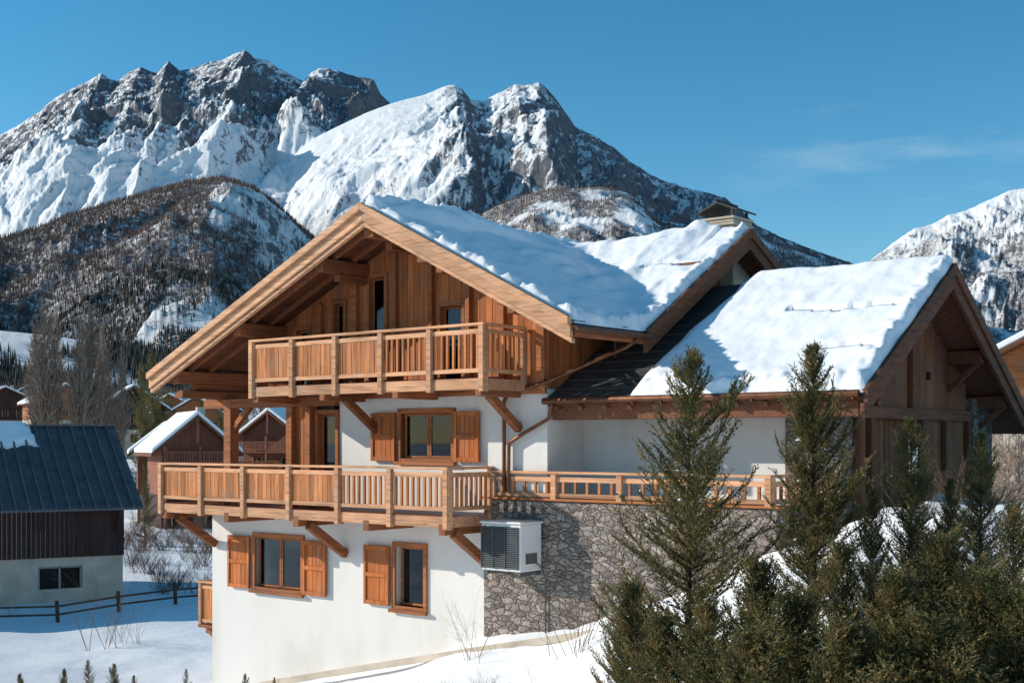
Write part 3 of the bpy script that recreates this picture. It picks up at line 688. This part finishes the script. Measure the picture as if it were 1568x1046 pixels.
def conifer_mesh(name,seed,Ht,Rb,dens=1.0,sh_=.45,elo=18,step=.024):
    g=np.random.RandomState(seed)
    bp0=[];bp1=[];br=[];tw0=[];tw1=[]
    z=.08*Ht
    while z<Ht*.985:
        f=z/Ht;n=g.randint(4,7)
        for k in range(n):
            prof=min(1,(1-f)/sh_)**.85
            az=g.uniform(0,2*math.pi)
            lob=.45+1.0*float(vn(math.cos(az)*1.5+7,math.sin(az)*1.5+z*1.5,seed))
            L=(Rb*prof*g.choice([.5,.7,.85,1.0,1.25])*lob+.12)
            el=math.radians(elo+32*f+g.uniform(-10,14))
            zz=z+g.uniform(-.05,.05);p=np.array([0,0,zz]);ns=max(3,int(L/.16));dl=L/ns
            for i in range(ns):
                e2=el+math.radians(24)*i/ns*(1+.4*g.randn());az+=g.normal(0,.08)
                d=np.array([math.cos(az)*math.cos(e2),math.sin(az)*math.cos(e2),math.sin(e2)])
                q=p+d*dl;bp0.append(p);bp1.append(q+d*dl*.4);br.append(.016*(1-i/ns)*(1-f*.6)+.004)
                rem=L-i*dl
                tw0.append(p);tw1.append(q)
                for j in range(3):
                    for sgn in(-1,1):
                        s_=np.cross(d,[0,0,1]);s_/=np.linalg.norm(s_)+1e-6
                        dd=d*g.uniform(.5,.9)+s_*sgn*g.uniform(.35,.8)+np.array([0,0,g.uniform(-.1,.5)]);dd/=np.linalg.norm(dd)
                        tl=min(.32,.10+.33*rem)*g.uniform(.5,1.15);o=p+d*dl*(j+g.rand())/3
                        tw0.append(o);tw1.append(o+dd*tl)
                p=q
        z+=Ht*step*g.uniform(.8,1.3)+.022
    for k in range(7):
        a=g.uniform(0,6.28);zz=Ht*g.uniform(.78,.93);tw0.append(np.array([0,0,zz]));tw1.append(np.array([math.cos(a)*.2,math.sin(a)*.2,zz+Ht*.07]))
    tw0.append(np.array([0,0,Ht*.9]));tw1.append(np.array([0,0,Ht*1.03]))
    bp0,bp1,br=np.array(bp0),np.array(bp1),np.array(br);tw0,tw1=np.array(tw0),np.array(tw1)
    L=np.linalg.norm(tw1-tw0,axis=1);cnt=np.maximum(3,(L/.0125*dens).astype(int));idx=np.repeat(np.arange(len(L)),cnt)
    t=g.rand(len(idx))[:,None];o=tw0[idx]*(1-t)+tw1[idx]*t;d=(tw1-tw0)[idx]/np.maximum(L[idx],1e-6)[:,None]
    nd=d*.9+g.normal(0,.45,(len(idx),3));nd/=np.linalg.norm(nd,axis=1,keepdims=True);ln=g.uniform(.03,.055,len(idx))[:,None]
    sd=np.cross(nd,g.normal(0,1,(len(idx),3)));sd/=np.linalg.norm(sd,axis=1,keepdims=True)+1e-9
    V1=np.stack([o-sd*.0078,o+sd*.0078,o+nd*ln],1).reshape(-1,3);F1=np.arange(len(V1)).reshape(-1,3)
    V2,F2=cones(bp0,bp1,br)
    tr0=np.array([[0,0,-.6]]);V3,F3=cones(tr0,np.array([[0,0,Ht]]),[.022*Ht*.5+.02],8)
    lowt=np.where(tw0[:,2]<Ht*.72)[0]
    ks=g.choice(lowt,int(len(lowt)*.016),replace=False);so_=[];fo_=[]
    for kk in ks:
        c0=tw0[kk]*.5+tw1[kk]*.5+np.array([0,0,.02])
        rr=g.uniform(.012,.045)
        ring=[c0+np.array([math.cos(a)*rr*1.3*g.uniform(.6,1.4),math.sin(a)*rr*g.uniform(.6,1.4),-.01]) for a in np.arange(6)*math.pi/3]
        k0=len(so_);so_+=ring+[c0+np.array([0,0,rr*.8])];fo_+=[[k0+i,k0+(i+1)%6,k0+6] for i in range(6)]
    V4=np.array(so_);F4=np.array(fo_)
    V=np.concatenate([V1,V2,V3,V4]);F=np.concatenate([F1,F2+len(V1)]).tolist()+(F3+len(V1)+len(V2)).tolist()+(F4+len(V1)+len(V2)+len(V3)).tolist()
    me=bpy.data.meshes.new(name);me.from_pydata(V.tolist(),[],F);me.materials.append(NEED);me.materials.append(BARK);me.materials.append(SNOW)
    me.polygons.foreach_set('material_index',np.array([0]*len(F1)+[1]*(len(F2)+len(F3))+[2]*len(F4),np.int32));return me
CM=[conifer_mesh('spruce_a',1,5.0,1.25,1.0,.5,14,.024),conifer_mesh('spruce_b',2,5.0,.95,1.0,.5,24,.024),conifer_mesh('spruce_c',5,3.2,1.35,.9,.8,26),conifer_mesh('spruce_d',9,5.0,1.4,.6,1.0,5),conifer_mesh('spruce_e',14,4.0,1.3,.9,.7,20,.026)]
CH=[5.0,5.0,3.2,5.0,4.0]
def conifer(u,d,vtop,k,wid=1.0,rot=0):
    x=(u-784)/1950*d;zt=EYE+(677-vtop)/1950*d;z=gz(x,d);o=bpy.data.objects.new('spruce_tree',CM[k])
    s_=(zt-z)/(CH[k]*1.02);o.location=(x,d,z-.02);o.scale=(s_*wid,s_*wid,s_);o.rotation_euler=(0,0,rot);link(o)
conifer(1055,15,538,0,1.0,.3);conifer(1245,16.2,525,1,1.05,1.2);conifer(1395,14.6,640,1,1.1,2.5);conifer(1502,16,660,1,1.1,4)
conifer(1160,13.2,855,2,1.1,1);conifer(1290,12.6,825,4,1.0,2);conifer(1440,12.4,815,2,1.2,3);conifer(1552,13.2,760,4,1.0,5)
conifer(965,14.2,890,2,.9,.5);conifer(1220,12.0,905,2,1.3,4.4)
conifer(1370,11.4,865,4,1.2,.8);conifer(1500,11.2,870,2,1.3,2.8);conifer(1085,12.6,915,4,1.1,3.8);conifer(1015,13.4,940,2,1.2,5.8);conifer(1335,14.6,745,1,.95,.3)
conifer(1150,11.2,960,2,1.4,2.2);conifer(1300,10.8,950,2,1.4,1.2);conifer(1430,10.6,940,2,1.4,.2);conifer(1555,10.8,900,2,1.4,3.2);conifer(1455,14.8,730,1,.9,5.3)
for i,(u,d,v) in enumerate([(30,27,1030),(98,27.5,1022),(135,26.5,1008),(175,27.5,1015),(205,28,1032),(285,28,1022),(375,27,1030),(420,26.8,1035)]): conifer(u,d,v,(0,1,3)[i%3],.8,i*1.1)
# ------------------------------------------------------------------ bare trees / shrubs
def bare_mesh(name,seed,Ht,nb,up,spread,tw,mat,r0=.012,multi=False):
    g=np.random.RandomState(seed);a0=[];a1=[];rr=[]
    if not multi: a0.append([0,0,-.5]);a1.append([0,0,Ht]);rr.append(r0*Ht)
    for i in range(nb):
        f=g.uniform(.08,.95) if not multi else 0
        az=g.uniform(0,2*math.pi);s=np.array([0,0,Ht*f]) if not multi else np.array([g.normal(0,.1*Ht),g.normal(0,.1*Ht),0])
        L=Ht*(.38*(1-f)+.08)*g.uniform(.6,1.2) if not multi else Ht*g.uniform(.5,1)
        d=np.array([math.cos(az)*spread,math.sin(az)*spread,up]);d/=np.linalg.norm(d);e=s+d*L
        a0.append(s);a1.append(e);rr.append(r0*Ht*(.35 if not multi else .6)*(1-f*.6))
        for j in range(tw):
            t=g.uniform(.15,.95);o=s*(1-t)+e*t;dd=d+g.normal(0,.38,3);dd[2]=abs(dd[2])*.8+.15;dd/=np.linalg.norm(dd);l2=L*(1-t*.6)*g.uniform(.3,.6)
            a0.append(o);a1.append(o+dd*l2);rr.append(r0*Ht*.18)
            for k in range(3):
                t2=g.uniform(.2,.9);o2=o+dd*l2*t2;d3=dd+g.normal(0,.4,3);d3/=np.linalg.norm(d3)
                a0.append(o2);a1.append(o2+d3*l2*.5);rr.append(r0*Ht*.10)
    V,F=cones(np.array(a0,float),np.array(a1,float),np.array(rr));me=bpy.data.meshes.new(name);me.from_pydata(V.tolist(),[],F.tolist());me.materials.append(mat);return me
POP=[bare_mesh('poplar',s_,14,90,1.0,.20,8,TWIG,.013) for s_ in(1,2)]
DEC=[bare_mesh('bare_tree',s_,9,60,.8,.8,9,TWIG,.014) for s_ in(3,4)]
SHR=[bare_mesh('bare_shrub',s_,1.6,9,1.0,.45,6,TWD,.006,True) for s_ in(5,6)]
SHB=[bare_mesh('bare_bush',s_,1.6,16,1.0,.7,9,TWD,.014,True) for s_ in(7,8)]
def place(name,me,x,y,sc,rot,parent=None,z=None):
    o=bpy.data.objects.new(name,me);o.location=(x,y,(gz(x,y) if z is None else z)-.1);o.scale=(sc,)*3;o.rotation_euler=(0,0,rot);link(o,parent)
for i,(u,d,sc) in enumerate([(54,165,1.35),(68,160,1.55),(84,168,1.45),(122,158,1.35),(140,160,1.5),(158,166,1.4),(186,162,1.1)]):
    place('poplar_tree',POP[i%2],(u-784)/1950*d,d,sc,i*1.3)
DCG=empty('village_trees')
g=np.random.RandomState(5)
for i in range(130):
    u=g.uniform(-120,520);d=g.uniform(95,420);x=(u-784)/1950*d
    if 200<u<360 and d<150: continue
    if u<200 and d<330 and (u<140 or d<175): continue
    if g.rand()<.45: 
        o=bpy.data.objects.new('spruce_%d'%i,CM[3]);sc=g.uniform(1.3,2.3);o.location=(x,d,gz(x,d)-.3);o.scale=(sc*.8,sc*.8,sc*1.1);o.rotation_euler=(0,0,i);link(o,DCG)
    else: place('bare_%d'%i,DEC[i%2],x,d,g.uniform(.7,1.25),i,DCG)
for u,d,sc in((234,118,3.0),(218,112,2.7),(222,80,1.1)):
    x=(u-784)/1950*d;o=bpy.data.objects.new('spruce_tree',CM[3]);o.location=(x,d,gz(x,d)-.3);o.scale=(sc*.7,sc*.7,sc);link(o)
for i in range(46):
    u=g.uniform(188,338);d=g.uniform(54,92);x=(u-784)/1950*d;place('bare_bush',SHB[i%2],x,d,g.uniform(.6,1.5),i)
for u,d,sc in((155,40,2.1),(205,40.5,1.2),(180,41,.9),(20,47,.8)): place('sapling',SHR[0],(u-784)/1950*d,d,sc,u)
for u,d,sc in((875,22.0,1.3),(895,21.6,1.1),(733,24.2,1.0),(690,23,.35),(745,22.8,.35),(640,24,.3),(560,25.5,.3),(540,26,.3),(820,21.5,.4)): place('bare_shrub',SHR[1],(u-784)/1950*d,d,sc,u)
for u,d,sc in((690,22.6,.3),(748,22.2,.35),(545,25.6,.25),(1420,20,.5),(1470,19.5,.6),(1530,19,.6),(1380,20,.5),(1560,20,.5),(1500,21,.5)): place('bare_bush',SHB[0],(u-784)/1950*d,d,sc,u)
for i,(u,d,sc) in enumerate([(1545,45,.6),(1560,50,.7),(1535,55,.7),(1280,80,1.0)]): place('bare_tree',DEC[i%2],(u-784)/1950*d,d,sc,i)
# ------------------------------------------------------------------ light, sky
dx,dy,dz=1.3,.80,-.60
SUN=Vector((-(CA*dx+SA*dy),-(-SA*dx+CA*dy),-dz)).normalized();el=math.asin(SUN.z)
L=bpy.data.lights.new('sun','SUN');L.energy=5.0;L.angle=math.radians(.5);L.color=(1,.94,.83)
lo=bpy.data.objects.new('sun',L);lo.rotation_euler=SUN.to_track_quat('Z','Y').to_euler();lo.location=(-40,0,60);link(lo)
wd=bpy.data.worlds.new('World');scn.world=wd;wd.use_nodes=True;nt=wd.node_tree;bg=nt.nodes['Background']
sk=nt.nodes.new('ShaderNodeTexSky');sk.sky_type='NISHITA';sk.sun_disc=False;sk.sun_elevation=el;sk.sun_rotation=math.atan2(SUN.x,SUN.y);sk.altitude=1500;sk.air_density=1.0;sk.dust_density=.3;sk.ozone_density=2.0
hs=nt.nodes.new('ShaderNodeHueSaturation');hs.inputs['Hue'].default_value=.485;hs.inputs['Saturation'].default_value=1.34;nt.links.new(sk.outputs[0],hs.inputs['Color'])
tc=nt.nodes.new('ShaderNodeTexCoord');mp=nt.nodes.new('ShaderNodeMapping');mp.inputs['Scale'].default_value=(3,3,16);mp.inputs['Rotation'].default_value=(0,.12,0);nt.links.new(tc.outputs['Generated'],mp.inputs[0])
n=N(nt,'ShaderNodeTexNoise',Scale=1.3,Detail=9.0,Roughness=.62);nt.links.new(mp.outputs[0],n.inputs['Vector'])
cr=ramp(nt,n.outputs[0],[(.50,(0,0,0)),(.78,(1,1,1))])
sx=nt.nodes.new('ShaderNodeSeparateXYZ');nt.links.new(tc.outputs['Generated'],sx.inputs[0])
mk=math_(nt,'MULTIPLY',cr.outputs[0],math_(nt,'MINIMUM',math_(nt,'MAXIMUM',math_(nt,'MULTIPLY_ADD',sx.outputs[0],4.0,-.6),0.0),.4))
o=mix(nt,mk,hs.outputs[0],(5.,5.8,6.2));nt.links.new(o,bg.inputs['Color']);bg.inputs['Strength'].default_value=.148
# ------------------------------------------------------------------ camera
c=bpy.data.cameras.new('camera');co=bpy.data.objects.new('camera',c);link(co);co.location=(0,0,EYE);co.rotation_euler=(math.pi/2,0,0)
c.sensor_width=36;c.lens=36*1950/1568;c.shift_y=(677-523)/1568;c.clip_end=20000;c.clip_start=.1
scn.camera=co
scn.view_settings.view_transform='Standard';scn.view_settings.look='None';scn.view_settings.exposure=0
